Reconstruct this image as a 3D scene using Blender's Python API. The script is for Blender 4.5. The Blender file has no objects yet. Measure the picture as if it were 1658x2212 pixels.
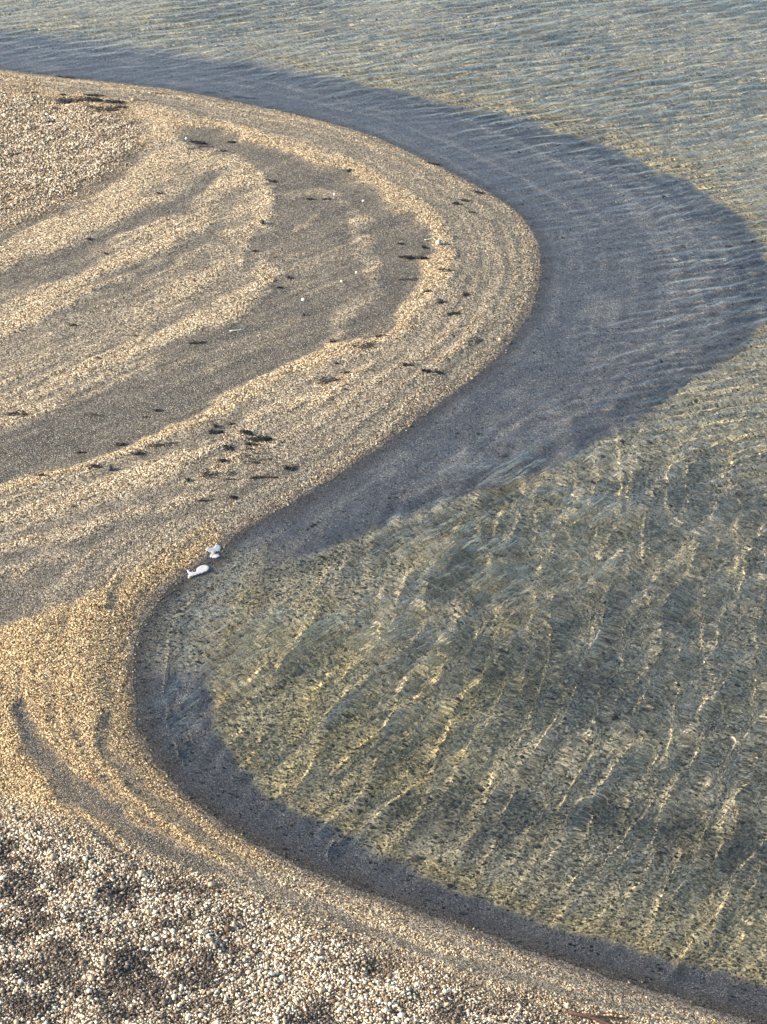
import bpy, bmesh, math, random
import numpy as np
from mathutils import Vector

random.seed(7)
RNG = np.random.default_rng(7)
sc = bpy.context.scene
COL = sc.collection

# ------------------------------------------------------------------ camera
CAM_H = 15.0
PITCH = math.radians(30.0)
VFOV = math.radians(22.0)
cam_data = bpy.data.cameras.new('camera')
cam_data.sensor_fit = 'VERTICAL'
cam_data.angle = VFOV
cam_data.sensor_height = 24.0
cam_data.lens = 12.0 / math.tan(VFOV / 2)
cam_data.clip_start = 0.1
cam_data.clip_end = 2000.0
cam = bpy.data.objects.new('camera', cam_data)
COL.objects.link(cam)
cam.location = (0, 0, CAM_H)
cam.rotation_euler = (math.pi / 2 - PITCH, 0, 0)
sc.camera = cam

# ------------------------------------------------------------------ sky, sun, exposure
SUN_EL = math.radians(24.0)
SUN_TRAVEL = math.radians(8.0)          # direction the light travels, from +X towards +Y
world = bpy.data.worlds.new('World')
sc.world = world
world.use_nodes = True
wn = world.node_tree
sky = wn.nodes.new('ShaderNodeTexSky')
sky.sky_type = 'NISHITA'
sky.sun_disc = False
sky.sun_elevation = SUN_EL
sky.sun_rotation = math.radians(262.0)
wn.links.new(sky.outputs[0], wn.nodes['Background'].inputs[0])
wn.nodes['Background'].inputs[1].default_value = 0.15

sun_data = bpy.data.lights.new('sun', 'SUN')
sun_data.energy = 4.4
sun_data.angle = math.radians(0.5)
sun_data.color = (1.0, 0.89, 0.74)
sun_data.cycles.is_caustics_light = True
sun = bpy.data.objects.new('sun', sun_data)
COL.objects.link(sun)
sun.location = (-20, 20, 30)
sdir = Vector((math.cos(SUN_EL) * math.cos(SUN_TRAVEL), math.cos(SUN_EL) * math.sin(SUN_TRAVEL), -math.sin(SUN_EL)))
sun.rotation_euler = sdir.to_track_quat('-Z', 'Y').to_euler()

sc.view_settings.view_transform = 'Standard'
sc.view_settings.look = 'None'
sc.view_settings.gamma = 1.0
sc.view_settings.use_curve_mapping = False
sc.view_settings.exposure = 1.15
sc.cycles.caustics_reflective = False
sc.cycles.caustics_refractive = True
sc.cycles.max_bounces = 8
sc.cycles.sample_clamp_indirect = 6.0

# ------------------------------------------------------------------ helpers
IMG_W, IMG_H = 1658.0, 2212.0           # units in which the photograph was measured
TANV = math.tan(VFOV / 2)
CP, SP = math.cos(PITCH), math.sin(PITCH)


def to_ground(u, v, z=0.0):
    """point of the photograph -> place on the level plane at height z"""
    u = np.asarray(u, float); v = np.asarray(v, float)
    nx = (u - IMG_W / 2) / (IMG_H / 2) * TANV
    ny = -(v - IMG_H / 2) / (IMG_H / 2) * TANV
    ry = CP + ny * SP
    rz = -SP + ny * CP
    t = (z - CAM_H) / rz
    return nx * t, ry * t


def to_photo(x, y, z):
    """place -> point of the photograph"""
    dz = z - CAM_H
    depth = y * CP - dz * SP
    up = y * SP + dz * CP
    return IMG_W / 2 + x / depth / TANV * IMG_H / 2, IMG_H / 2 - up / depth / TANV * IMG_H / 2


def smooth(a, b, x):
    t = np.clip((x - a) / (b - a), 0, 1)
    return t * t * (3 - 2 * t)


_tab = RNG.random((256, 256)).astype(np.float32)


def vnoise(x, y):
    xi = np.floor(x).astype(np.int64); yi = np.floor(y).astype(np.int64)
    fx = (x - xi); fy = (y - yi)
    fx = fx * fx * (3 - 2 * fx); fy = fy * fy * (3 - 2 * fy)
    a = _tab[xi & 255, yi & 255]; b = _tab[(xi + 1) & 255, yi & 255]
    c = _tab[xi & 255, (yi + 1) & 255]; d = _tab[(xi + 1) & 255, (yi + 1) & 255]
    return (a * (1 - fx) + b * fx) * (1 - fy) + (c * (1 - fx) + d * fx) * fy


def fbm(x, y, octs=4, s=1.0):
    r = 0.0; a = 0.5; t = 0.0
    for i in range(octs):
        r = r + a * vnoise(x * s + 17.3 * i, y * s + 9.1 * i)
        t += a; a *= 0.5; s *= 2.03
    return r / t


def seg_dist(px, py, pts, widths=None):
    """distance to a polyline, and the width interpolated at the nearest point"""
    best = np.full(px.shape, 1e9, np.float32)
    wid = np.zeros(px.shape, np.float32)
    for i in range(len(pts) - 1):
        ax, ay = pts[i][0], pts[i][1]; bx, by = pts[i + 1][0], pts[i + 1][1]
        dx, dy = bx - ax, by - ay
        t = np.clip(((px - ax) * dx + (py - ay) * dy) / (dx * dx + dy * dy + 1e-9), 0, 1)
        d = np.hypot(px - ax - t * dx, py - ay - t * dy)
        m = d < best
        best = np.where(m, d, best)
        if widths is not None:
            wid = np.where(m, widths[i] + (widths[i + 1] - widths[i]) * t, wid)
    return best, wid


def inside(px, py, poly):
    r = np.zeros(px.shape, bool)
    n = len(poly)
    for i in range(n):
        ax, ay = poly[i]; bx, by = poly[(i + 1) % n]
        if ay == by:
            continue
        c = ((ay > py) != (by > py)) & (px < (bx - ax) * (py - ay) / (by - ay) + ax)
        r ^= c
    return r


def catmull(pts, n=4):
    p = [np.array(q, float) for q in pts]
    p = [2 * p[0] - p[1]] + p + [2 * p[-1] - p[-2]]
    out = []
    for i in range(1, len(p) - 2):
        for k in range(n):
            t = k / n
            out.append(0.5 * (2 * p[i] + (p[i + 1] - p[i - 1]) * t + (2 * p[i - 1] - 5 * p[i] + 4 * p[i + 1] - p[i + 2]) * t * t
                              + (3 * p[i] - p[i - 1] - 3 * p[i + 1] + p[i + 2]) * t ** 3))
    out.append(p[-2])
    return [tuple(q) for q in out]


# ------------------------------------------------------------------ the waterline
SHORE = [(-250, 118), (-100, 136), (0, 149), (120, 164), (250, 178), (400, 198), (550, 228), (700, 262), (800, 292), (900, 335),
         (1000, 385), (1070, 425), (1120, 462), (1150, 500), (1166, 545), (1168, 590), (1160, 635), (1140, 685), (1110, 730),
         (1070, 776), (1010, 826), (950, 871), (880, 921), (800, 980), (720, 1033), (640, 1080), (560, 1126), (505, 1162),
         (468, 1194), (428, 1226), (385, 1258), (345, 1296), (312, 1345), (293, 1400), (286, 1455), (292, 1525), (315, 1605),
         (370, 1688), (450, 1757), (540, 1815), (640, 1866), (770, 1920), (880, 1957), (1010, 2003), (1140, 2052), (1310, 2108),
         (1450, 2153), (1570, 2190), (1658, 2218), (1850, 2275), (2100, 2345)]
sx, sy = to_ground([p[0] for p in SHORE], [p[1] for p in SHORE])
shore = catmull(list(zip(sx, sy)), 3)
shore = [(-300.0, shore[0][1] + 25.0), (shore[0][0] - 12, shore[0][1] + 1.5)] + shore + [(shore[-1][0] + 10, shore[-1][1] - 2.2), (300.0, shore[-1][1] - 40.0)]
land_poly = shore + [(300.0, -300.0), (-300.0, -300.0)]


def axis(lo, hi, step, far, grow=1.28):
    a = list(np.arange(lo, hi + step / 2, step))
    s = step; v = a[-1]
    while v < far:
        s *= grow; v += s; a.append(v)
    s = step; v = a[0]; b = []
    while v > -far:
        s *= grow; v -= s; b.append(v)
    return np.array(b[::-1] + a)


GX = axis(-8.6, 8.6, 0.042, 260.0)
GY = axis(15.2, 49.0, 0.046, 260.0)
X, Y = np.meshgrid(GX, GY)
X = X.astype(np.float32); Y = Y.astype(np.float32)


def terrain_fields(x, y):
    d, _ = seg_dist(x, y, shore)
    sd = np.where(inside(x, y, land_poly), d, -d)
    wob = (fbm(x, y, 3, 1.3) - 0.5) * 0.14
    sdw = sd + wob * smooth(0.15, 1.0, np.abs(sd))
    up = 0.16 * (1 - np.exp(-np.maximum(sdw, 0) / 0.7)) + 0.03 * np.minimum(np.maximum(sdw, 0), 12)
    u = np.maximum(-sdw, 0)
    down = 0.52 * (1 - np.exp(-u / 2.4)) + 0.03 * np.clip(u - 7, 0, 60)
    z = np.where(sd > 0, up, -down)
    z = z + (fbm(x + 40, y - 13, 4, 0.9) - 0.5) * 0.07 * smooth(0.2, 1.6, np.abs(sd))
    z = z + (fbm(x + 5, y + 3, 3, 5.0) - 0.5) * 0.014 * (1 - smooth(0.2, 0.6, np.abs(sd)))
    return sd, z


sd, Z = terrain_fields(X, Y)


def photo_coords(x, y, z):
    """where a place shows in the photograph: bed points are seen through the refracting surface"""
    dep = np.maximum(-z, 0)
    rad = np.hypot(x, y)
    rs = rad.copy()
    for _ in range(3):
        si = rs / np.hypot(rs, CAM_H) / 1.333
        rs = rad - dep * si / np.sqrt(1 - si * si)
    k = rs / np.maximum(rad, 1e-6)
    zz = np.maximum(z, 0)
    return to_photo(x * k, y * k, zz)


infield = (Y > 12) & (Y < 60) & (np.abs(X) < 14)
PU, PV = photo_coords(X, np.maximum(Y, 5), Z)
PU = np.where(infield, PU, -4000).astype(np.float32)
PV = np.where(infield, PV, -4000).astype(np.float32)
# uneven edges
JU = PU + (fbm(X, Y, 4, 2.2) - 0.5) * 44 + (fbm(X + 9, Y, 3, 9.0) - 0.5) * 14
JV = PV + (fbm(X + 31, Y + 7, 4, 2.2) - 0.5) * 26 + (fbm(X, Y + 5, 3, 9.0) - 0.5) * 10


# swash marks: long streaks that run with the ridges of shingle
inner = smooth(0.9, 2.2, sd) * (1 - smooth(1180, 1320, PV))
flow = PV + 0.40 * PU + 60 * (fbm(X, Y, 3, 0.35) - 0.5)
_a = fbm(flow / 17.0, PU / 260.0, 4, 1.0); _b = fbm(sd * 7.0 + fbm(X, Y, 3, 0.6) * 2.0, (X + Y) * 0.35, 4, 1.0)
strk = _a * inner + _b * (1 - inner)
_a = fbm(flow / 5.5, PU / 110.0, 3, 1.0); _b = fbm(sd * 24.0 + fbm(X, Y, 3, 1.1) * 2.5, (X + Y) * 0.6, 3, 1.0)
strk2 = _a * inner + _b * (1 - inner)
ragged = 0.55 * strk + 0.25 * strk2 + 0.2 * fbm(X, Y, 4, 4.0)


def band(pts, soft=0.8, rag=1.0):
    """soft ragged strip along a line of (u, v, half width)"""
    d, w = seg_dist(JU, JV, pts, [p[2] for p in pts])
    q = d / np.maximum(w * 1.12, 1e-3) - (ragged - 0.5) * 2.2 * rag
    return 1 - smooth(1 - soft, 1 + soft, q)


def area(poly, edge):
    d, _ = seg_dist(JU, JV, list(poly) + [poly[0]])
    s = np.where(inside(JU, JV, poly), d, -d)
    return smooth(-edge, edge, s)


# --- shingle of the dry beach: where pale coarse gravel lies and where fine grey sand does
pale = np.full(X.shape, 0.52, np.float32)
fine = np.zeros(X.shape, np.float32)
GREY_AREAS = [
    ([(360, 268), (440, 262), (500, 285), (560, 306), (640, 332), (700, 348), (770, 378), (800, 400), (850, 428), (884, 436), (872, 455),
      (942, 493), (924, 563), (918, 596), (872, 650), (865, 697), (825, 730), (720, 748), (650, 786), (550, 828), (480, 866), (330, 946),
      (180, 1000), (0, 1052), (-120, 1080), (-120, 945), (0, 905), (133, 860), (270, 800), (400, 740), (500, 690), (560, 650), (600, 590),
      (560, 530), (590, 470), (600, 420), (560, 370), (480, 345), (400, 330)], 7, 0.95),
    ([(-60, 1290), (20, 1265), (100, 1228), (160, 1212), (150, 1240), (110, 1290), (70, 1330), (0, 1352), (-60, 1360)], 12, 0.8),
]
GREY_LINES = [
    ([(300, 325, 16), (240, 365, 22), (180, 408, 18), (100, 450, 15), (0, 488, 13), (-100, 510, 12)], 0.6),
    ([(458, 384, 15), (430, 415, 9), (400, 437, 10), (300, 474, 10), (200, 522, 11), (100, 566, 13), (0, 606, 15), (-100, 630, 15)], 0.95),
    ([(210, 560, 8), (167, 572, 10), (100, 600, 12), (0, 632, 10)], 0.8),
    ([(485, 432, 16), (462, 510, 12), (400, 538, 10), (350, 570, 8), (283, 611, 9), (233, 637, 10), (167, 676, 10), (83, 715, 11), (0, 747, 12), (-90, 770, 12)], 0.8),
    ([(440, 560, 10), (330, 620, 10), (230, 690, 9), (120, 735, 9), (0, 775, 10)], 0.45),
    ([(560, 540, 22), (520, 600, 16), (430, 660, 12), (330, 720, 10)], 0.55),
    ([(520, 905, 10), (400, 960, 8), (300, 992, 7)], 0.5),
    ([(640, 1010, 8), (420, 1100, 10), (250, 1150, 10), (100, 1190, 12), (0, 1215, 12)], 0.55),
    ([(480, 1050, 7), (330, 1080, 9), (200, 1110, 10), (90, 1140, 8), (0, 1150, 8)], 0.4),
    ([(440, 1165, 6), (360, 1205, 7), (300, 1245, 8), (262, 1290, 11), (245, 1312, 8)], 0.8),
    ([(50, 1530, 12), (75, 1615, 22), (145, 1690, 24), (203, 1731, 20), (290, 1789, 17), (371, 1842, 14), (460, 1882, 9)], 1.0),
    ([(222, 1550, 10), (250, 1638, 16), (314, 1720, 16), (406, 1783, 14), (494, 1848, 12), (577, 1905, 8), (660, 1945, 6), (800, 2005, 6), (1000, 2080, 7), (1200, 2140, 9), (1400, 2190, 8)], 0.7),
]
PALE_LINES = [
    ([(-120, 168, 8), (0, 178, 8), (130, 204, 9), (260, 232, 9), (330, 247, 9), (400, 258, 9), (470, 271, 9), (530, 291, 9), (600, 317, 10), (680, 340, 10),
      (740, 360, 13), (795, 386, 17), (840, 412, 18), (885, 440, 20), (925, 470, 25), (952, 500, 22), (952, 540, 18), (945, 580, 18), (930, 615, 17),
      (905, 655, 20), (885, 695, 18), (840, 728, 13), (770, 755, 12), (719, 758, 11), (652, 793, 11), (552, 835, 11), (484, 874, 10), (433, 910, 8),
      (333, 954, 7), (267, 978, 7), (187, 1008, 7), (90, 1035, 8), (0, 1060, 9), (-100, 1085, 9)], 1.0),
    ([(-100, 1150, 22), (0, 1121, 20), (133, 1085, 18), (233, 1054, 15), (333, 1017, 13), (433, 985, 11), (547, 918, 10), (605, 880, 10), (730, 832, 8), (800, 792, 8)], 0.95),
    ([(-60, 1205, 8), (33, 1180, 8), (167, 1153, 8), (267, 1119, 7), (367, 1093, 7), (480, 1050, 6)], 0.65),
    ([(480, 1142, 7), (433, 1172, 13), (400, 1192, 16), (367, 1210, 16), (320, 1250, 16), (290, 1285, 14), (268, 1330, 14), (256, 1390, 18), (240, 1450, 26), (232, 1520, 24)], 1.0),
    ([(345, 272, 20), (365, 318, 24), (340, 365, 26), (290, 410, 27), (230, 455, 25), (160, 490, 21), (90, 515, 20), (0, 550, 18), (-80, 575, 16)], 1.0),
    ([(520, 370, 14), (490, 398, 17), (470, 440, 17), (430, 482, 17), (340, 524, 18), (240, 578, 22), (167, 628, 24), (67, 682, 24), (0, 712, 24), (-90, 740, 22)], 0.95),
    ([(400, 332, 9), (467, 347, 13), (520, 360, 14), (555, 380, 13), (585, 425, 11), (583, 450, 11), (560, 475, 11), (540, 520, 9), (530, 560, 8)], 0.8),
    ([(600, 590, 9), (540, 655, 12), (480, 690, 13), (400, 724, 15), (333, 757, 18), (267, 785, 22), (200, 815, 26), (100, 850, 27), (0, 882, 27), (-90, 905, 25)], 0.95),
    ([(300, 800, 10), (330, 810, 8), (420, 770, 6)], 0.2),
    ([(792, 483, 11), (765, 514, 9), (800, 531, 9), (778, 552, 9), (807, 574, 12), (810, 630, 12), (768, 657, 11), (733, 690, 11), (733, 720, 11)], 0.42),
    ([(690, 465, 3.5), (632, 494, 3.5)], 0.5),
    ([(625, 420, 5), (690, 407, 6), (724, 424, 6), (757, 457, 8), (792, 483, 9)], 0.3),
    ([(700, 850, 10), (800, 830, 12), (900, 780, 12), (980, 700, 14), (1020, 600, 14), (1010, 520, 12)], 0.25),
    # the dry crest line just above the wash
    ([(0, 160, 3), (400, 209, 4), (700, 272, 5), (900, 345, 6), (1000, 396, 6), (1066, 436, 6), (1115, 474, 6), (1141, 512, 6), (1153, 550, 6), (1152, 595, 6),
      (1143, 640, 6), (1120, 690, 6), (1088, 735, 6), (1046, 780, 6), (985, 830, 6), (920, 875, 6), (850, 925, 6), (770, 980, 5), (690, 1032, 5), (600, 1078, 4)], 1.0),
    ([(262, 1500, 7), (268, 1560, 7), (285, 1620, 7), (348, 1705, 7), (435, 1777, 7), (525, 1835, 7), (634, 1893, 7), (780, 1954, 7), (925, 2002, 7), (1064, 2050, 7),
      (1220, 2108, 7), (1400, 2170, 7), (1560, 2222, 7), (1658, 2255, 7)], 1.0),
]
big_yellow = [(80, 1330), (213, 1280), (262, 1305), (262, 1400), (258, 1500), (275, 1580), (320, 1665), (400, 1745), (520, 1830), (700, 1920), (1000, 2040),
              (1300, 2140), (1600, 2240), (1600, 2400), (-300, 2400), (-300, 1365), (0, 1362)]
pale = pale + (0.80 - pale) * area(big_yellow, 14)
for poly, e, s in GREY_AREAS:
    m = area(poly, e) * s
    pale = pale * (1 - m) + 0.06 * m
    fine = np.maximum(fine, m)
for pts, s in GREY_LINES:
    m = band(pts) * s
    pale = pale * (1 - m) + 0.06 * m
    fine = np.maximum(fine, m)
for pts, s in PALE_LINES:
    m = band(pts) * s
    pale = pale + (1.0 - pale) * m
    fine = fine * (1 - m)
for pts, s in GREY_LINES:
    m = band(pts, 0.7, 1.2) * s * 0.6
    pale = pale * (1 - m) + 0.08 * m
    fine = np.maximum(fine, m)
crisp = area([(430, 268), (500, 290), (560, 309), (640, 336), (700, 352), (770, 382), (800, 403), (850, 432), (884, 438), (872, 457),
               (940, 494), (922, 563), (916, 596), (870, 650), (862, 697), (822, 728), (720, 744), (640, 640), (640, 480), (560, 370), (460, 300)], 5)
pale = np.where(pale > 0.3, pale * (1 - 0.62 * crisp), pale)
fine = np.maximum(fine, crisp * 0.8)
for pts, st in (([(792, 483, 10), (765, 514, 9), (800, 531, 9), (778, 552, 9), (807, 574, 12), (810, 630, 12), (768, 657, 11), (733, 690, 12), (733, 720, 12)], 0.45),
                ([(690, 465, 3.5), (632, 494, 3.5)], 0.4), ([(625, 420, 6), (690, 407, 7), (724, 424, 7), (757, 457, 8), (792, 483, 9)], 0.28),
                ([(600, 590, 30), (680, 600, 34), (720, 560, 22)], 0.22), ([(640, 690, 10), (560, 730, 14), (450, 790, 12)], 0.22), ([(600, 420, 10), (560, 400, 14), (580, 480, 12)], 0.3)):
    m = band(pts) * st
    pale = pale + (0.9 - pale) * m
    fine = fine * (1 - m)
coarse_lo = area([(-300, 1740), (0, 1762), (100, 1778), (200, 1830), (300, 1852), (420, 1892), (520, 1935), (600, 1968), (680, 1992), (800, 2045),
                  (900, 2095), (1000, 2132), (1150, 2165), (1350, 2225), (1500, 2500), (-300, 2500)], 58)
coarse_hi = area([(-250, 180), (0, 192), (120, 212), (250, 236), (300, 270), (318, 300), (290, 335), (240, 385), (180, 425), (100, 462), (0, 505), (-250, 560)], 34)
coarse = np.maximum(coarse_lo, coarse_hi * 0.85)
coarse = np.clip(coarse * (0.75 + 0.5 * ragged) + (fbm(X, Y, 4, 3.5) - 0.5) * 0.7 * coarse * (1 - coarse) * 4 * 0.8, 0, 1)
pale = np.maximum(pale, coarse * 0.8)
fine = fine * (1 - coarse)
# streaks that run along the shore
pale = np.clip(pale * (0.45 + 1.15 * strk) * (0.65 + 0.7 * strk2) + (strk - 0.5) * 0.40 * (1 - fine * 0.5) + (strk2 - 0.5) * 0.4 * (1 - fine * 0.6) + (fbm(X, Y, 4, 5.0) - 0.5) * 0.4 * (1 - fine * 0.6), 0, 1)
pale = np.maximum(pale, coarse * 0.75)
pale = np.where(sd > 0, pale, 0.25 * (1 - smooth(0.0, 0.3, -sd)))
gold = np.clip(area([(-300, 1370), (0, 1362), (90, 1325), (215, 1278), (300, 1230), (400, 1178), (480, 1135), (470, 1180), (380, 1240), (300, 1320), (285, 1450), (300, 1580), (400, 1720), (600, 1860), (520, 1880), (350, 1830), (150, 1780), (0, 1720), (-300, 1700)], 22)
               + 0.35 * band([(0, 178, 12), (330, 247, 12), (600, 317, 12), (800, 390, 18), (930, 480, 26), (945, 560, 20), (880, 695, 16), (700, 765, 12), (440, 905, 10), (0, 1060, 12)]), 0, 1) * (sd > 0)
pale = np.clip(pale + 0.22 * gold * smooth(0.2, 0.5, pale), 0, 1)
wet = np.where(sd > 0, 1 - smooth(0.01, 0.20 + 0.16 * smooth(1150, 1300, PV), sd + (fbm(X, Y, 3, 3) - 0.5) * 0.12), 1.0)

# --- bed
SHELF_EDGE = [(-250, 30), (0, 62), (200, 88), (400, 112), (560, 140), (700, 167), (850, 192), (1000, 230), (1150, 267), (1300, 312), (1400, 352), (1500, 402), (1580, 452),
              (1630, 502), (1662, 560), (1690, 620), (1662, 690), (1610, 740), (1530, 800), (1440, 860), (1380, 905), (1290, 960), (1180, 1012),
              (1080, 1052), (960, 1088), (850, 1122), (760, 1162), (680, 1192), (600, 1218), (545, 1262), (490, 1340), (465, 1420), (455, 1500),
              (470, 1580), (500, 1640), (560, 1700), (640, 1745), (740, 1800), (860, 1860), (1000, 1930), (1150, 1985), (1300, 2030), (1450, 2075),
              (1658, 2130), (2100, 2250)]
shelf = area(SHELF_EDGE + [(2100, 2500), (-250, 2500)], 9) * (sd < 0)  # fine dark sand; its colour also carries the shade of slopes facing off the sun
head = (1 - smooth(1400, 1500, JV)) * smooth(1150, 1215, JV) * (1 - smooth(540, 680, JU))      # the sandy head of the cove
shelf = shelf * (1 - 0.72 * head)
sunlit_edge = band([(540, 100, 5), (680, 148, 8), (850, 180, 13), (1000, 215, 15), (1150, 249, 18), (1300, 290, 20), (1400, 330, 20), (1500, 380, 20), (1580, 432, 20), (1640, 500, 20), (1700, 590, 18), (1680, 680, 16), (1560, 765, 10)]) * (sd < 0) * (1 - shelf)  # sunlit strip past the shelf foot, painted paler into the bed colour
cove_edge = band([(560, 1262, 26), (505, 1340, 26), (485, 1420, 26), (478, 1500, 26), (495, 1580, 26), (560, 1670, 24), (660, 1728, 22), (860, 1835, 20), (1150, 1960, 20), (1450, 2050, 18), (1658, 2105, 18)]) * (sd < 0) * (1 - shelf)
bed_dark = np.maximum.reduce([band([(870, 1760, 30), (1100, 1790, 45), (1300, 1750, 30), (1500, 1790, 40), (1658, 1835, 45)]) * 0.8,
                              band([(600, 1240, 14), (760, 1190, 14), (900, 1150, 12), (1100, 1080, 10)]) * 0.9,
                              band([(1020, 1400, 30), (1150, 1480, 50), (1350, 1500, 40)]) * 0.6,
                              band([(700, 1780, 8), (850, 1850, 8), (1000, 1905, 7)]) * 0.6])
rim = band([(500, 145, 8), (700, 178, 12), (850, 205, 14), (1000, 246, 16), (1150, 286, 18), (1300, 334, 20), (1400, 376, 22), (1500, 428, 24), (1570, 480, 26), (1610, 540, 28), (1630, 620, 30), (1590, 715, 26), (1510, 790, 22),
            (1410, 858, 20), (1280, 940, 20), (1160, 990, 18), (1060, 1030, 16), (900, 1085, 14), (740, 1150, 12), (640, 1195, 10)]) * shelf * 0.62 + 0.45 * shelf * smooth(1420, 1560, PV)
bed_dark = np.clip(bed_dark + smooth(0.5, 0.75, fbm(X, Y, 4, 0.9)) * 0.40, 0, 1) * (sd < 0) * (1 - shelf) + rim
bed_olive = np.clip(1 - smooth(24, 32, Y), 0.5, 1) * np.clip(band([(640, 1420, 120), (720, 1560, 140), (860, 1680, 100), (1000, 1500, 120)], 0.8) + smooth(0.45, 0.7, fbm(X + 77, Y, 4, 0.7)) * 0.5, 0, 1)
bed_olive = np.clip(bed_olive, 0, 1)
streak_bed = fbm((sd) * 7 + fbm(X, Y, 3, 0.8) * 2, (X + Y) * 0.3, 4, 1.0)

# relief that follows the ridges of shingle
Z = Z + np.where(sd > 0, 0.030 * pale * smooth(0.1, 0.5, sd) + 0.006 * (strk2 - 0.5) * smooth(0.1, 0.5, sd) + coarse * (fbm(X, Y, 4, 2.6) - 0.5) * 0.10, 0)
Z = Z + np.where(sd < 0, -0.05 * (1 - shelf) * smooth(1.2, 2.4, -sd) + sunlit_edge * 0.03, 0)


def sample(field, x, y):
    ix = np.clip(np.searchsorted(GX, x) - 1, 0, len(GX) - 2)
    iy = np.clip(np.searchsorted(GY, y) - 1, 0, len(GY) - 2)
    fx = (x - GX[ix]) / (GX[ix + 1] - GX[ix]); fy = (y - GY[iy]) / (GY[iy + 1] - GY[iy])
    return (field[iy, ix] * (1 - fx) + field[iy, ix + 1] * fx) * (1 - fy) + (field[iy + 1, ix] * (1 - fx) + field[iy + 1, ix + 1] * fx) * fy


def ground_z(x, y):
    return float(sample(Z, np.array([x]), np.array([y]))[0])


# ------------------------------------------------------------------ node helper
class NT:
    def __init__(self, name):
        self.m = bpy.data.materials.new(name)
        self.m.use_nodes = True
        self.t = self.m.node_tree
        self.t.nodes.clear()

    def n(self, kind, **kw):
        nd = self.t.nodes.new(kind)
        for k, v in kw.items():
            if k.startswith('i_'):
                nd.inputs[k[2:].replace('_', ' ')].default_value = v
            else:
                setattr(nd, k, v)
        return nd

    def l(self, a, b):
        self.t.links.new(a, b)

    def attr(self, name, kind='GEOMETRY'):
        a = self.n('ShaderNodeAttribute'); a.attribute_name = name; a.attribute_type = kind
        return a

    def mixc(self, fac, a, b, mode='MIX'):
        m = self.n('ShaderNodeMix'); m.data_type = 'RGBA'; m.blend_type = mode
        for sock, v in ((m.inputs[0], fac), (m.inputs[6], a), (m.inputs[7], b)):
            if isinstance(v, (int, float)):
                sock.default_value = v
            elif isinstance(v, tuple):
                sock.default_value = (*v, 1.0)
            else:
                self.l(v, sock)
        return m.outputs[2]

    def math(self, op, a, b=0.0, c=None):
        m = self.n('ShaderNodeMath'); m.operation = op
        for sock, v in zip(m.inputs, (a, b, c)):
            if v is None:
                continue
            if isinstance(v, (int, float)):
                sock.default_value = v
            else:
                self.l(v, sock)
        return m.outputs[0]

    def ramp(self, fac, stops):
        r = self.n('ShaderNodeValToRGB')
        el = r.color_ramp.elements
        while len(el) > 1:
            el.remove(el[-1])
        el[0].position = stops[0][0]; el[0].color = (*stops[0][1], 1)
        for p, c in stops[1:]:
            e = el.new(p); e.color = (*c, 1)
        self.l(fac, r.inputs[0])
        return r.outputs[0]

    def finish(self, shader):
        o = self.n('ShaderNodeOutputMaterial')
        self.l(shader, o.inputs[0])
        return self.m


def simple_mat(name, c1, c2, rough=0.8, scale=30.0, bump=0.4):
    t = NT(name)
    co = t.n('ShaderNodeTexCoord')
    nz = t.n('ShaderNodeTexNoise'); nz.inputs['Scale'].default_value = scale; nz.inputs['Detail'].default_value = 5
    t.l(co.outputs['Object'], nz.inputs['Vector'])
    col = t.mixc(nz.outputs[0], c1, c2)
    p = t.n('ShaderNodeBsdfPrincipled'); p.inputs['Roughness'].default_value = rough
    t.l(col, p.inputs['Base Color'])
    b = t.n('ShaderNodeBump'); b.inputs['Strength'].default_value = bump; b.inputs['Distance'].default_value = 0.01
    t.l(nz.outputs[0], b.inputs['Height']); t.l(b.outputs[0], p.inputs['Normal'])
    return t.finish(p.outputs[0])


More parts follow.
